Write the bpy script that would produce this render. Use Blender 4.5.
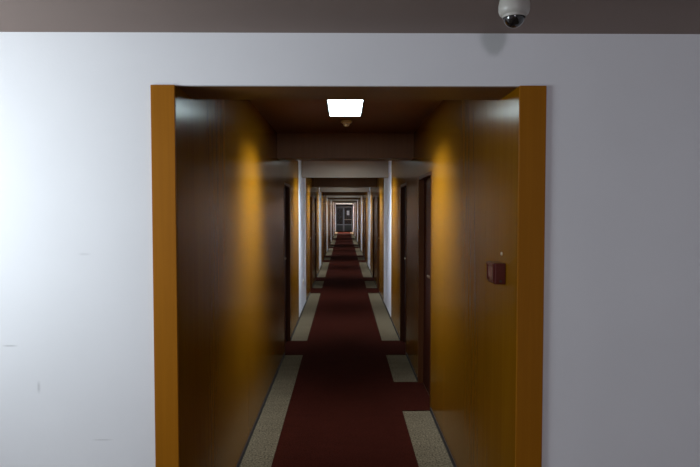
import bpy, bmesh, math
from mathutils import Vector, Matrix

for o in list(bpy.data.objects):
    bpy.data.objects.remove(o, do_unlink=True)
C = bpy.context.scene.collection
R = math.radians

# ------------------------------------------------------------ camera, world, exposure
EYE = 1.712
cd = bpy.data.cameras.new('camera'); cam = bpy.data.objects.new('camera', cd); C.objects.link(cam)
cd.sensor_width = 36; cd.lens = 36 * 580 / 700; cd.clip_end = 200; cd.clip_start = 0.05
cam.location = (0, 0, EYE)
cam.rotation_euler = (R(90 - 2.22), 0, R(-0.59))
bpy.context.scene.camera = cam

w = bpy.data.worlds.new('world'); bpy.context.scene.world = w; w.use_nodes = True
w.node_tree.nodes['Background'].inputs[0].default_value = (0.5, 0.6, 0.8, 1)
w.node_tree.nodes['Background'].inputs[1].default_value = 0.01

vs = bpy.context.scene.view_settings
vs.view_transform = 'Standard'; vs.look = 'None'; vs.gamma = 1; vs.use_curve_mapping = False
vs.exposure = 0.0


def area(name, loc, rot, sx, sy, power, col, spread=180):
    ld = bpy.data.lights.new(name, 'AREA'); ld.shape = 'RECTANGLE'; ld.size = sx; ld.size_y = sy
    ld.energy = power; ld.color = col; ld.spread = R(spread)
    o = bpy.data.objects.new(name, ld); C.objects.link(o); o.location = loc; o.rotation_euler = rot
    return o


# hall: x -HXL..HXR, y HY0..HY1 ; corridor runs on along +y
HXL, HXR, HY0, FW = -2.35, 2.6, -3.6, 2.46
HALL_H = 2.457
# daylight through the hall's side window (left of the frame) and through the small pane in the hall's rear wall
area('window_daylight', (HXL - 0.02, 1.42, 1.84), (R(90), 0, R(-90)), .9, .9, 48, (0.81, 0.92, .98))
area('rear_daylight', (-0.15, HY0 - 0.02, 1.80), (R(90), 0, 0), 0.28, 0.34, 36, (0.92, 0.87, 1.0))

# ------------------------------------------------------------ materials
def nodes(name):
    m = bpy.data.materials.new(name); m.use_nodes = True
    nt = m.node_tree; return m, nt, nt.nodes['Principled BSDF']

def plain(name, col, rough=0.5, metal=0.0, emit=None, es=0, coat=0):
    m, nt, b = nodes(name)
    b.inputs['Base Color'].default_value = (*col, 1); b.inputs['Roughness'].default_value = rough
    b.inputs['Metallic'].default_value = metal; b.inputs['Coat Weight'].default_value = coat
    if emit:
        b.inputs['Emission Color'].default_value = (*emit, 1); b.inputs['Emission Strength'].default_value = es
    # faint procedural unevenness of the finish
    n = nt.nodes.new('ShaderNodeTexNoise'); n.inputs['Scale'].default_value = 30
    mr = nt.nodes.new('ShaderNodeMapRange'); mr.inputs[3].default_value = max(rough - .04, .02); mr.inputs[4].default_value = min(rough + .04, 1)
    nt.links.new(n.outputs[0], mr.inputs[0]); nt.links.new(mr.outputs[0], b.inputs['Roughness'])
    return m

def wood(name, c1, c2, rough=0.3, spec=0.5):
    m, nt, b = nodes(name)
    tc = nt.nodes.new('ShaderNodeTexCoord'); mp = nt.nodes.new('ShaderNodeMapping')
    mp.inputs['Scale'].default_value = (45, 45, 1.2)
    n = nt.nodes.new('ShaderNodeTexNoise'); n.inputs['Scale'].default_value = 1; n.inputs['Detail'].default_value = 6
    n.inputs['Roughness'].default_value = .65; n.inputs['Distortion'].default_value = .4
    mp2 = nt.nodes.new('ShaderNodeMapping'); mp2.inputs['Scale'].default_value = (5, 5, .5)
    n2 = nt.nodes.new('ShaderNodeTexNoise'); n2.inputs['Scale'].default_value = 1; n2.inputs['Detail'].default_value = 3
    add = nt.nodes.new('ShaderNodeMath'); add.operation = 'MULTIPLY_ADD'; add.inputs[1].default_value = .6
    mul = nt.nodes.new('ShaderNodeMath'); mul.operation = 'MULTIPLY'; mul.inputs[1].default_value = .4
    cr = nt.nodes.new('ShaderNodeValToRGB')
    cr.color_ramp.elements[0].position = .3; cr.color_ramp.elements[0].color = (*c1, 1)
    cr.color_ramp.elements[1].position = .7; cr.color_ramp.elements[1].color = (*c2, 1)
    L = nt.links.new
    L(tc.outputs['Object'], mp.inputs[0]); L(tc.outputs['Object'], mp2.inputs[0])
    L(mp.outputs[0], n.inputs[0]); L(mp2.outputs[0], n2.inputs[0])
    L(n2.outputs[0], mul.inputs[0]); L(n.outputs[0], add.inputs[0]); L(mul.outputs[0], add.inputs[2])
    L(add.outputs[0], cr.inputs[0]); L(cr.outputs[0], b.inputs['Base Color'])
    bp = nt.nodes.new('ShaderNodeBump'); bp.inputs['Strength'].default_value = .06; bp.inputs['Distance'].default_value = .002
    L(n.outputs[0], bp.inputs['Height']); L(bp.outputs[0], b.inputs['Normal'])
    b.inputs['Roughness'].default_value = rough
    b.inputs['Specular IOR Level'].default_value = spec
    return m

def plaster(name, col, scuffs=(), rough=.75):
    m, nt, b = nodes(name); L = nt.links.new
    tc = nt.nodes.new('ShaderNodeTexCoord')
    n = nt.nodes.new('ShaderNodeTexNoise'); n.inputs['Scale'].default_value = 90; n.inputs['Detail'].default_value = 5
    n2 = nt.nodes.new('ShaderNodeTexNoise'); n2.inputs['Scale'].default_value = 1.6; n2.inputs['Detail'].default_value = 4
    L(tc.outputs['Object'], n.inputs[0]); L(tc.outputs['Object'], n2.inputs[0])
    cr = nt.nodes.new('ShaderNodeValToRGB')
    cr.color_ramp.elements[0].position = .3; cr.color_ramp.elements[0].color = (*[c * .95 for c in col], 1)
    cr.color_ramp.elements[1].position = .7; cr.color_ramp.elements[1].color = (*col, 1)
    L(n2.outputs[0], cr.inputs[0])
    last = cr.outputs[0]
    sep = nt.nodes.new('ShaderNodeSeparateXYZ'); L(tc.outputs['Object'], sep.inputs[0])
    for (x, z, hx, hz, k) in scuffs:          # small rubbed marks on the paint
        prod = None
        for out, c, h in ((sep.outputs[0], x, hx), (sep.outputs[2], z, hz)):
            cp = nt.nodes.new('ShaderNodeMath'); cp.operation = 'SUBTRACT'; cp.inputs[1].default_value = c; L(out, cp.inputs[0])
            ab = nt.nodes.new('ShaderNodeMath'); ab.operation = 'ABSOLUTE'; L(cp.outputs[0], ab.inputs[0])
            mr = nt.nodes.new('ShaderNodeMapRange'); mr.inputs[1].default_value = h * .3; mr.inputs[2].default_value = h
            mr.inputs[3].default_value = 1; mr.inputs[4].default_value = 0; L(ab.outputs[0], mr.inputs[0])
            if prod is None: prod = mr.outputs[0]
            else:
                mm = nt.nodes.new('ShaderNodeMath'); mm.operation = 'MULTIPLY'; L(prod, mm.inputs[0]); L(mr.outputs[0], mm.inputs[1]); prod = mm.outputs[0]
        sc = nt.nodes.new('ShaderNodeMath'); sc.operation = 'MULTIPLY'; sc.inputs[1].default_value = k; L(prod, sc.inputs[0])
        mx = nt.nodes.new('ShaderNodeMix'); mx.data_type = 'RGBA'
        L(sc.outputs[0], mx.inputs['Factor']); L(last, mx.inputs[6]); mx.inputs[7].default_value = (.12, .11, .11, 1)
        last = mx.outputs[2]
    L(last, b.inputs['Base Color'])
    bp = nt.nodes.new('ShaderNodeBump'); bp.inputs['Strength'].default_value = .12; bp.inputs['Distance'].default_value = .003
    L(n.outputs[0], bp.inputs['Height']); L(bp.outputs[0], b.inputs['Normal'])
    b.inputs['Roughness'].default_value = rough; b.inputs['Specular IOR Level'].default_value = .25
    return m

def carpet(name, c1, c2, scale=75):
    m, nt, b = nodes(name); L = nt.links.new
    tc = nt.nodes.new('ShaderNodeTexCoord')
    n = nt.nodes.new('ShaderNodeTexNoise'); n.inputs['Scale'].default_value = scale; n.inputs['Detail'].default_value = 2
    n2 = nt.nodes.new('ShaderNodeTexNoise'); n2.inputs['Scale'].default_value = 3; n2.inputs['Detail'].default_value = 5
    mp = nt.nodes.new('ShaderNodeMapping'); mp.inputs['Scale'].default_value = (1, 4, 1)
    L(tc.outputs['Object'], n.inputs[0]); L(tc.outputs['Object'], mp.inputs[0]); L(mp.outputs[0], n2.inputs[0])
    a = nt.nodes.new('ShaderNodeMath'); a.operation = 'MULTIPLY_ADD'; a.inputs[1].default_value = .85
    q = nt.nodes.new('ShaderNodeMath'); q.operation = 'MULTIPLY'; q.inputs[1].default_value = .15
    L(n2.outputs[0], q.inputs[0]); L(n.outputs[0], a.inputs[0]); L(q.outputs[0], a.inputs[2])
    cr = nt.nodes.new('ShaderNodeValToRGB')
    cr.color_ramp.elements[0].position = .35; cr.color_ramp.elements[0].color = (*c1, 1)
    cr.color_ramp.elements[1].position = .65; cr.color_ramp.elements[1].color = (*c2, 1)
    L(a.outputs[0], cr.inputs[0]); L(cr.outputs[0], b.inputs['Base Color'])
    bp = nt.nodes.new('ShaderNodeBump'); bp.inputs['Strength'].default_value = .5; bp.inputs['Distance'].default_value = .004
    L(n.outputs[0], bp.inputs['Height']); L(bp.outputs[0], b.inputs['Normal'])
    b.inputs['Roughness'].default_value = 1; b.inputs['Specular IOR Level'].default_value = .02
    return m

def zrow(px, py):      # scuff coordinates on the hall wall
    return ((px - 344) / 580 * FW, EYE - (py - 211) / 580 * FW)

M = {}
M['panel'] = wood('varnished_veneer', (.16, .061, .001), (.215, .088, .0018), .22, .12)
M['trimwood'] = wood('casing_veneer', (.26, .090, .003), (.34, .125, .005), .5, .12)
M['darkwood'] = wood('ceiling_veneer', (.15, .066, .020), (.20, .092, .028), .5, .3)
M['doorwood'] = wood('dark_door_veneer', (.030, .006, .003), (.050, .010, .0045), .45, .12)
M['frame'] = wood('door_frame_veneer', (.055, .018, .005), (.085, .028, .008), .5, .12)
s1 = zrow(9, 346); s2 = zrow(100, 442); s3 = zrow(37, 388); s4 = zrow(85, 254)
M['hall_wall'] = plaster('white_wall_paint', (.80, .80, .82), [(*s1, .036, .005, .3), (*s2, .05, .004, .22), (*s3, .008, .03, .25), (*s4, .03, .007, .12)])
M['white_wall'] = plaster('white_corridor_paint', (.78, .80, .88))
M['header'] = plaster('header_paint', (.47, .40, .33))
M['hall_ceiling'] = plaster('hall_ceiling_paint', (.25, .187, .163))
M['base'] = plain('shadow_dark', (.02, .013, .009), .95)  # near-black colour, paints the shade of the gap at the wall foot
M['beige'] = carpet('beige_carpet', (.055, .043, .027), (.18, .143, .092))
M['red'] = carpet('dark_red_carpet', (.021, .0044, .0026), (.042, .0085, .0050), 130)
M['white_plastic'] = plain('white_plastic', (.44, .42, .38), .4)
M['detector'] = plain('detector_plastic', (.85, .80, .72), .35)
M['smoked'] = plain('smoked_dome', (.010, .008, .008), .10, coat=.6)
M['chrome'] = plain('brushed_steel', (.50, .40, .28), .35, 1)
M['red_plastic'] = plain('red_plastic', (.07, .006, .004), .25, coat=.4)
M['glassy'] = plain('clear_window', (.16, .06, .05), .15)
M['diffuser'] = plain('lamp_diffuser', (.8, .85, .85), .5, emit=(.74, .95, 1.0), es=8)
M['warm_tube'] = plain('warm_tube', (.8, .78, .75), .5, emit=(1, .86, .74), es=2.2)
M['lamp_metal'] = plain('lamp_frame_metal', (.10, .08, .07), .35, .6)
M['greymetal'] = plain('grey_door_metal', (.22, .25, .26), .45, .2)
M['kick'] = plain('grey_green_panel', (.035, .045, .042), .5)
M['paper'] = plain('paper', (.85, .85, .83), .8)
gm, gnt, gb = nodes('dark_glass'); gb.inputs['Base Color'].default_value = (.35, .38, .40, 1)
gb.inputs['Roughness'].default_value = .2; gb.inputs['Transmission Weight'].default_value = 1; M['glass'] = gm

# ------------------------------------------------------------ mesh helpers
def box(bm, x0, x1, y0, y1, z0, z1, bev=0.0):
    r = bmesh.ops.create_cube(bm, size=1)
    vs_ = r['verts']
    for v in vs_:
        v.co = Vector(((x0 + x1) / 2 + v.co.x * (x1 - x0), (y0 + y1) / 2 + v.co.y * (y1 - y0), (z0 + z1) / 2 + v.co.z * (z1 - z0)))
    if bev:
        ed = {e for v in vs_ for e in v.link_edges}
        bmesh.ops.bevel(bm, geom=list(ed), offset=bev, segments=2, affect='EDGES', profile=.5)

def lathe(bm, prof, seg=40, mat=Matrix()):       # prof: (radius, z) from first to last
    rings = []
    for r, z in prof:
        if r < 1e-5: rings.append([bm.verts.new(mat @ Vector((0, 0, z)))])
        else: rings.append([bm.verts.new(mat @ Vector((r * math.cos(2 * math.pi * i / seg), r * math.sin(2 * math.pi * i / seg), z))) for i in range(seg)])
    for a, b in zip(rings, rings[1:]):
        for i in range(seg):
            j = (i + 1) % seg
            if len(a) == 1 and len(b) == 1: continue
            if len(a) == 1: bm.faces.new((a[0], b[j], b[i]))
            elif len(b) == 1: bm.faces.new((a[i], a[j], b[0]))
            else: bm.faces.new((a[i], a[j], b[j], b[i]))
    bmesh.ops.recalc_face_normals(bm, faces=bm.faces)

def link(name, bm, mat, parent=None, smooth=False):
    me = bpy.data.meshes.new(name); bm.to_mesh(me); bm.free()
    me.materials.append(mat)
    if smooth:
        for p in me.polygons: p.use_smooth = True
        me.set_sharp_from_angle(angle=R(35))
    o = bpy.data.objects.new(name, me); C.objects.link(o)
    if parent: o.parent = parent
    return o

def boxes(name, mat, *bs, parent=None, bev=0):
    bm = bmesh.new()
    for b in bs: box(bm, *b, bev=bev)
    return link(name, bm, mat, parent)

def struct(o, label):
    o['kind'] = 'structure'; o['label'] = label; return o

def thing(name, label, cat, loc=(0, 0, 0), group=None):
    o = bpy.data.objects.new(name, None); C.objects.link(o); o.location = loc; o.empty_display_size = .1
    o['label'] = label; o['category'] = cat
    if group: o['group'] = group
    return o

# ------------------------------------------------------------ layout numbers
XL, XR = -0.707, 0.739            # corridor wall faces
CEIL, SOFF, SOFF2 = 2.54, 2.238, 2.272
P = 7.30                          # one bay of the corridor
N = 6
END = 48.3
TH = 0.16                         # wall thickness
DOORS_A = [(4.90, 5.73)] + [(4.74 + P * k, 5.50 + P * k) for k in range(1, N)]
DOORS_B = [(6.84 + P * k, 7.58 + P * k) for k in range(N)]
DH = 2.05
RUN_L, RUN_R = -0.488, 0.498

# ------------------------------------------------------------ hall shell
OXL, OXR = -0.807, 0.851          # outer edges of the casing
bm = bmesh.new()
box(bm, HXL, OXL, FW, FW + .2, 0, HALL_H)
box(bm, OXR, HXR, FW, FW + .2, 0, HALL_H)
box(bm, OXL, OXR, FW, FW + .02, SOFF, HALL_H)
struct(link('wall_front', bm, M['hall_wall']), 'white plaster hall wall around the wood-framed corridor opening')
struct(boxes('floor', M['beige'], (HXL, HXR, HY0, FW, -.1, 0)), 'hall floor')['kind'] = 'structure'
struct(boxes('ceiling', M['hall_ceiling'], (HXL - .2, HXR + .2, HY0 - .2, FW + .2, HALL_H, HALL_H + .1)), 'dim brownish hall ceiling above the white wall')
# left hall wall with a window opening
wy0, wy1, wz0, wz1 = .95, 1.90, 1.36, 2.33
struct(boxes('wall_left', M['hall_wall'], (HXL - .2, HXL, HY0, wy0, 0, HALL_H), (HXL - .2, HXL, wy1, FW + .2, 0, HALL_H),
             (HXL - .2, HXL, wy0, wy1, 0, wz0), (HXL - .2, HXL, wy0, wy1, wz1, HALL_H)), 'left side wall of the hall')
struct(boxes('wall_right', M['hall_wall'], (HXR, HXR + .2, HY0, FW + .2, 0, HALL_H)), 'right side wall of the hall')
struct(boxes('wall_back', M['hall_wall'], (HXL, -.35, HY0 - .2, HY0, 0, HALL_H), (.05, HXR, HY0 - .2, HY0, 0, HALL_H),
             (-.35, .05, HY0 - .2, HY0, 0, 1.6), (-.35, .05, HY0 - .2, HY0, 2.0, HALL_H)), 'rear wall of the hall')

# casing of the corridor opening
struct(boxes('trim_1', M['trimwood'], (OXL, XL, FW - .012, FW + .002, 0, SOFF), bev=.0015), 'orange-brown wooden casing on the left of the corridor opening')
struct(boxes('trim_2', M['trimwood'], (XR, OXR, FW - .012, FW + .002, 0, SOFF), bev=.0015), 'orange-brown wooden casing on the right of the corridor opening')

# ------------------------------------------------------------ corridor shell
struct(boxes('floor', M['beige'], (XL - .4, XR + .4, FW, END + 3, -.1, 0)), 'beige carpet floor of the corridor')
struct(boxes('ceiling', M['darkwood'], (XL - .3, XR + .3, FW + .2, END + 3, CEIL, CEIL + .1)), 'dark brown corridor ceiling')

def wood_wall(side, y0, y1, doors, n_label):
    x = XL if side < 0 else XR
    bm = bmesh.new()
    cuts = sorted([d for d in doors if y0 < d[0] < y1])
    def seg(a, b, z0, z1):
        # veneer sheets with hair-line joints
        js = [a]
        t = 3.02
        while t < b - .15:
            if t > a + .15: js.append(t)
            t += 1.22
        js.append(b)
        for p, q in zip(js, js[1:]):
            box(bm, min(x, x + side * .018), max(x, x + side * .018), p + (.0012 if p != a else 0), q - (.0012 if q != b else 0), z0, z1)
        box(bm, min(x + side * .018, x + side * TH), max(x + side * .018, x + side * TH), a, b, z0, z1)
    cur = y0
    for d0, d1 in cuts:
        seg(cur, d0, 0, CEIL); seg(d0, d1, DH, CEIL); cur = d1
    seg(cur, y1, 0, CEIL)
    nm = 'wall_left' if side < 0 else 'wall_right'
    return struct(link(nm, bm, M['panel']), n_label)

ORD = ['nearest', 'second', 'third', 'fourth', 'fifth', 'last']
WHITE = [(9.05 + P * k, 10.75 + P * k) for k in range(N)]
for side in (-1, 1):
    sn = 'left' if side < 0 else 'right'
    doors = DOORS_B + (DOORS_A if side > 0 else DOORS_A[1:])
    start = FW + .0025
    for k, (a, b) in enumerate(WHITE):
        wood_wall(side, start, a, doors, '%s wood-panelled stretch of the %s corridor wall' % (ORD[k], sn))
        x = XL if side < 0 else XR
        struct(boxes('wall_' + sn, M['white_wall'], (min(x, x + side * TH), max(x, x + side * TH), a, b, 0, CEIL)),
               '%s white stretch of the %s corridor wall' % (ORD[k], sn))
        start = b
    struct(boxes('wall_' + sn, M['white_wall'], (min(x, x + side * TH), max(x, x + side * TH), start, END + .12, 0, CEIL)), '%s wall beside the end door' % sn)

# baseboard strips; their dark colour stands in for the shadow gap at the floor
bcount = 0
for side in (-1, 1):
    sn = 'left' if side < 0 else 'right'
    x = XL if side < 0 else XR
    doors = sorted(DOORS_B + (DOORS_A if side > 0 else DOORS_A[1:]))
    cur = FW + .02; bs = []
    for d0, d1 in doors + [(END, END)]:
        bs.append((min(x, x - side * .006), max(x, x - side * .006), cur, d0 - .03, 0, .042)); cur = d1 + .03
    struct(boxes('baseboard_' + sn, M['base'], *bs), 'thin baseboard strip, coloured dark for the shadow gap, along the %s corridor wall' % sn)

# beams and white headers
tn = 3
def beam(y0, y1, mat, label, zb=SOFF2, zt=CEIL):
    global tn
    o = boxes('trim_%d' % tn, mat, (XL, XR, y0, y1, zb, zt)); tn += 1
    return struct(o, label)
beam(FW + .0205, FW + .31, M['darkwood'], 'brown wooden soffit over the corridor opening', SOFF)
for k in range(N):
    beam(6.18 + P * k, 6.48 + P * k, M['darkwood'], '%s dark brown beam across the corridor' % ORD[k])
    beam(9.70 + P * k, 9.82 + P * k, M['header'], '%s pale header between the white walls' % ORD[k])

# ------------------------------------------------------------ red carpet with side arms at the doors
bm = bmesh.new()
T = .006
ys = [FW - 6.0]
box(bm, RUN_L, RUN_R, HY0 + .05, END - .02, 0, T)
for side in (-1, 1):
    for d0, d1 in DOORS_B + (DOORS_A if side > 0 else DOORS_A[1:]):
        if side < 0: box(bm, XL - .047, RUN_L, d0, d1, 0, T)
        else: box(bm, RUN_R, XR + .047, d0, d1, 0, T)
o = link('carpet_runner', bm, M['red'])
o['label'] = 'long dark red carpet runner down the corridor with side arms at the doors'; o['category'] = 'carpet'

# ------------------------------------------------------------ doors
def handle(parent, x, y, z, side, dirn):
    """lever handle on the corridor face of a leaf at x; side = wall side; dirn = +-1 lever direction along y"""
    bm = bmesh.new()
    rot = Matrix.Translation((x, y, z)) @ Matrix.Rotation(R(-90 * side), 4, 'Y')
    lathe(bm, [(0, 0), (.026, 0), (.026, .006), (.022, .009), (.0095, .010), (.0095, .045), (0, .045)], 20, rot)
    a = x - side * .036; b = x - side * .052
    box(bm, min(a, b), max(a, b), min(y - dirn * .01, y + dirn * .12), max(y - dirn * .01, y + dirn * .12), z - .009, z + .009, bev=.004)
    h = link('handle', bm, M['chrome'], parent, True)
    bm = bmesh.new()
    lathe(bm, [(0, 0), (.022, 0), (.022, .005), (.018, .008), (0, .008)], 20, Matrix.Translation((x, y, z - .09)) @ Matrix.Rotation(R(-90 * side), 4, 'Y'))
    link('keyhole_plate', bm, M['chrome'], parent, True)
    return h

dn = 1
def make_door(side, d0, d1, label):
    global dn
    x = XL if side < 0 else XR
    lx0 = x + side * .048; lx1 = x + side * .09
    F = .03
    leaf = boxes('door_%d' % dn, M['doorwood'], (min(lx0, lx1), max(lx0, lx1), d0 + F, d1 - F, .010, DH - F), bev=.002)
    struct(leaf, label); dn += 1
    a, b = sorted((x - side * .003, x + side * TH))
    bm = bmesh.new()
    box(bm, a, b, d0, d0 + F, .007, DH); box(bm, a, b, d1 - F, d1, .007, DH); box(bm, a, b, d0 + F, d1 - F, DH - F, DH)
    link('door_frame', bm, M['frame'], leaf)
    handle(leaf, lx0, d0 + .115, 1.135, side, 1)
    return leaf
for side in (-1, 1):
    sn = 'left' if side < 0 else 'right'
    A = DOORS_A if side > 0 else DOORS_A[1:]
    alld = sorted(DOORS_B + A)
    nm = ['first', 'second', 'third', 'fourth', 'fifth', 'sixth', 'seventh', 'eighth', 'ninth', 'tenth', 'eleventh', 'twelfth']
    for i, (d0, d1) in enumerate(alld):
        make_door(side, d0, d1, 'dark brown recessed door, %s from the front on the %s wall' % (nm[i], sn))

# ------------------------------------------------------------ end of the corridor: glazed double door
DW0, DW1 = XL, XR
ez = 2.25
struct(boxes('wall_end', M['kick'], (XL, XR, END, END + .1, 2.10, CEIL)), 'dark wall over the glazed end door')
xm = -0.03
d = thing('door_%d' % dn, '', 'door'); del d['category']; d.location = (0, 0, 0); struct(d, 'dark glazed double door at the far end of the corridor'); dn += 1
y0, y1 = END, END + .06
boxes('door_frame', M['greymetal'], (XL, XL + .05, y0, y1, .01, 2.10), (XR - .05, XR, y0, y1, .01, 2.10), (XL + .05, XR - .05, y0, y1, 2.04, 2.10), parent=d)
for (a, b) in ((XL + .052, xm - .002), (xm + .002, XR - .052)):
    lf = boxes('door_leaf', M['greymetal'], (a, a + .065, y0 + .005, y1 - .005, .012, 2.035), (b - .065, b, y0 + .005, y1 - .005, .012, 2.035),
               (a + .065, b - .065, y0 + .005, y1 - .005, 1.96, 2.035), (a + .065, b - .065, y0 + .005, y1 - .005, .54, .62), parent=d)
    boxes('kick_panel', M['kick'], (a + .065, b - .065, y0 + .012, y1 - .012, .012, .54), parent=lf)
    boxes('pane', M['glass'], (a + .065, b - .065, y0 + .025, y0 + .033, .62, 1.96), parent=lf)
    if a > -.2:
        boxes('push_bar', M['chrome'], (a + .03, b - .03, y0 - .05, y0 - .02, .98, 1.02), (a + .03, a + .06, y0 - .03, y0 + .006, .985, 1.015), (b - .06, b - .03, y0 - .03, y0 + .006, .985, 1.015), parent=lf)
nb = boxes('notice', M['paper'], (.235, .445, END + .0215, END + .0245, 1.37, 1.74))
nb['label'] = 'white paper notice on the right leaf of the far glazed door'; nb['category'] = 'notice'
# dim lobby beyond the glass
struct(boxes('wall_beyond', M['darkwood'], (XL - .3, XR + .3, END + 2.9, END + 3, 0, CEIL)), 'wall of the dark lobby beyond the end door')
struct(boxes('wall_beyond', M['darkwood'], (XL - .3, XL - .2, END + .12, END + 2.9, 0, CEIL)), 'left wall of the lobby beyond the end door')
struct(boxes('wall_beyond', M['darkwood'], (XR + .2, XR + .3, END + .12, END + 2.9, 0, CEIL)), 'right wall of the lobby beyond the end door')

# ------------------------------------------------------------ ceiling lamps
LAMP_W = .262; LAMP_L = 1.15
def lamp(yc, label, power=14):
    t = thing('ceiling_light', label, 'ceiling light', (.01, yc, CEIL), 'ceiling lights along the corridor')
    hw, hl = LAMP_W / 2, LAMP_L / 2; f = .012
    bm = bmesh.new()
    for b in ((-hw - f, -hw, -hl - f, hl + f, -.014, -.0005), (hw, hw + f, -hl - f, hl + f, -.014, -.0005),
              (-hw, hw, -hl - f, -hl, -.014, -.0005), (-hw, hw, hl, hl + f, -.014, -.0005)): box(bm, *b)
    link('frame', bm, M['lamp_metal'], t)
    bm = bmesh.new()
    box(bm, -hw, -.002, -hl, hl, -.010, -.0005); box(bm, .002, hw, -hl, hl, -.010, -.0005)
    link('diffuser', bm, M['diffuser'], t)
    for sd in (-1, 1):      # twin tubes, each reflector throws towards one wall
        a = area('lamp_light', (sd * .065, 0, -.075), (0, R(-31 * sd), 0), .10, .60, power, (.80, .90, 1.0), 82)
        a.parent = t
    a = area('lamp_light', (0, 0, -.016), (0, 0, 0), LAMP_W, LAMP_L, 3.2, (.9, .95, 1.0), 150); a.parent = t
    return t
for k in range(N):
    yc = 4.46 if k == 0 else 4.35 + P * k
    lamp(yc, ('rectangular white ceiling light glowing just inside the corridor opening' if k == 0 else
              'recessed ceiling light in front of the %s dark beam' % ORD[k]))
    lamp(8.62 + P * k, 'recessed ceiling light between the %s dark beam and pale header' % ORD[k])
# bright strip lamp along the last header
t = thing('strip_light', 'bright strip light along the lower edge of the farthest header', 'light', (.01, 9.70 + P * 5, 2.31))
boxes('tube_cover', M['warm_tube'], (-.66, .66, -.05, -.012, -.034, -.012), parent=t, bev=.01)
boxes('mount', M['lamp_metal'], (-.66, .66, -.012, 0, -.02, .02), parent=t)
a = area('strip_glow', (0, -.056, -.02), (R(-22), 0, 0), 1.3, .05, 190, (1, .84, .74), 90); a.parent = t

# ------------------------------------------------------------ ceiling detector
t = thing('smoke_detector', 'small round ceiling detector just behind the glowing ceiling light', 'smoke detector', (.022, 5.38, CEIL))
bm = bmesh.new(); lathe(bm, [(0, 0), (.052, 0), (.052, -.012), (.044, -.020), (.030, -.022), (0, -.022)], 32); link('base', bm, M['detector'], t, True)
bm = bmesh.new(); lathe(bm, [(.028, -.022), (.030, -.030), (.024, -.044), (.012, -.050), (0, -.051)], 32); link('sensor_cap', bm, M['detector'], t, True)

# ------------------------------------------------------------ dome camera
t = thing('dome_camera', 'white ceiling dome camera with a dark bubble', 'security camera', (.563, 1.94, HALL_H)); t.scale = (.94, .94, .92)
bm = bmesh.new(); lathe(bm, [(0, 0), (.046, 0), (.047, -.03), (.050, -.050), (.054, -.072), (.054, -.090), (.050, -.102), (.042, -.108), (.036, -.108), (.036, -.100)], 48)
link('housing', bm, M['white_plastic'], t, True)
bm = bmesh.new(); lathe(bm, [(.0375, -.104)] + [(.0375 * math.cos(a), -.112 - .0385 * math.sin(a)) for a in [i * math.pi / 2 / 12 for i in range(12)]] + [(0, -.1505)], 48)
link('bubble', bm, M['smoked'], t, True)
bm = bmesh.new(); lathe(bm, [(.0385, -.106), (.0415, -.108), (.0405, -.117), (.0385, -.116), (.0385, -.106)], 48)
link('rim', bm, M['white_plastic'], t, True)

# ------------------------------------------------------------ red call point on the right wall
cy0, cy1, cz0, cz1 = 2.63, 2.765, 1.376, 1.474
t = thing('fire_call_point', 'red fire alarm call point box on the right wood wall', 'fire alarm', (XR, (cy0 + cy1) / 2, (cz0 + cz1) / 2))
hy, hz = (cy1 - cy0) / 2, (cz1 - cz0) / 2
boxes('housing', M['red_plastic'], (-.052, 0, -hy, hy, -hz, hz), parent=t, bev=.005)
boxes('break_panel', M['glassy'], (-.0545, -.0515, -hy + .022, hy - .022, -hz + .025, hz - .02), parent=t, bev=.001)
boxes('hinged_cover', M['red_plastic'], (-.060, -.052, -hy + .004, hy - .004, hz - .014, hz - .002), (-.058, -.052, -hy + .008, -hy + .014, -hz + .012, hz - .014),
      (-.058, -.052, hy - .014, hy - .008, -hz + .012, hz - .014), parent=t, bev=.001)
boxes('key_slot', M['base'], (-.030, -.018, -hy - .0008, -hy + .002, -hz + .01, -hz + .02), parent=t)
bm = bmesh.new(); lathe(bm, [(0, 0), (.009, 0), (.009, .003), (.006, .006), (0, .007)], 20, Matrix.Translation((XR, 2.70, 1.512)) @ Matrix.Rotation(R(-90), 4, 'Y'))
o = link('wall_screw', bm, M['chrome'], None, True); o['label'] = 'tiny metal stud just above the red call point'; o['category'] = 'screw'

# ------------------------------------------------------------ wall socket on the first left white wall
t = thing('wall_socket', 'small white wall socket on the nearest left white wall', 'wall socket', (XL, 9.95, .50))
boxes('face_plate', M['detector'], (0, .010, -.042, .042, -.042, .042), parent=t, bev=.003)
bm = bmesh.new(); lathe(bm, [(.020, .0095), (.021, .013), (.018, .013), (.017, .0098)], 24, Matrix.Rotation(R(90), 4, 'Y'))
link('socket_ring', bm, M['detector'], t, True)

# hall window frame (left of the view) and the small rear window
for n_, args, lb in ((1, ((HXL - .12, HXL - .06, wy0, wy0 + .05, wz0, wz1), (HXL - .12, HXL - .06, wy1 - .05, wy1, wz0, wz1),
                      (HXL - .12, HXL - .06, wy0 + .05, wy1 - .05, wz0, wz0 + .05), (HXL - .12, HXL - .06, wy0 + .05, wy1 - .05, wz1 - .05, wz1)), 'side window of the hall'),
                     (2, ((-.35, -.32, HY0 - .12, HY0 - .06, 1.6, 2.0), (.02, .05, HY0 - .12, HY0 - .06, 1.6, 2.0),
                      (-.32, .02, HY0 - .12, HY0 - .06, 1.6, 1.63), (-.32, .02, HY0 - .12, HY0 - .06, 1.97, 2.0)), 'small rear window of the hall')):
    struct(boxes('window_%d' % n_, M['white_plastic'], *args), lb)
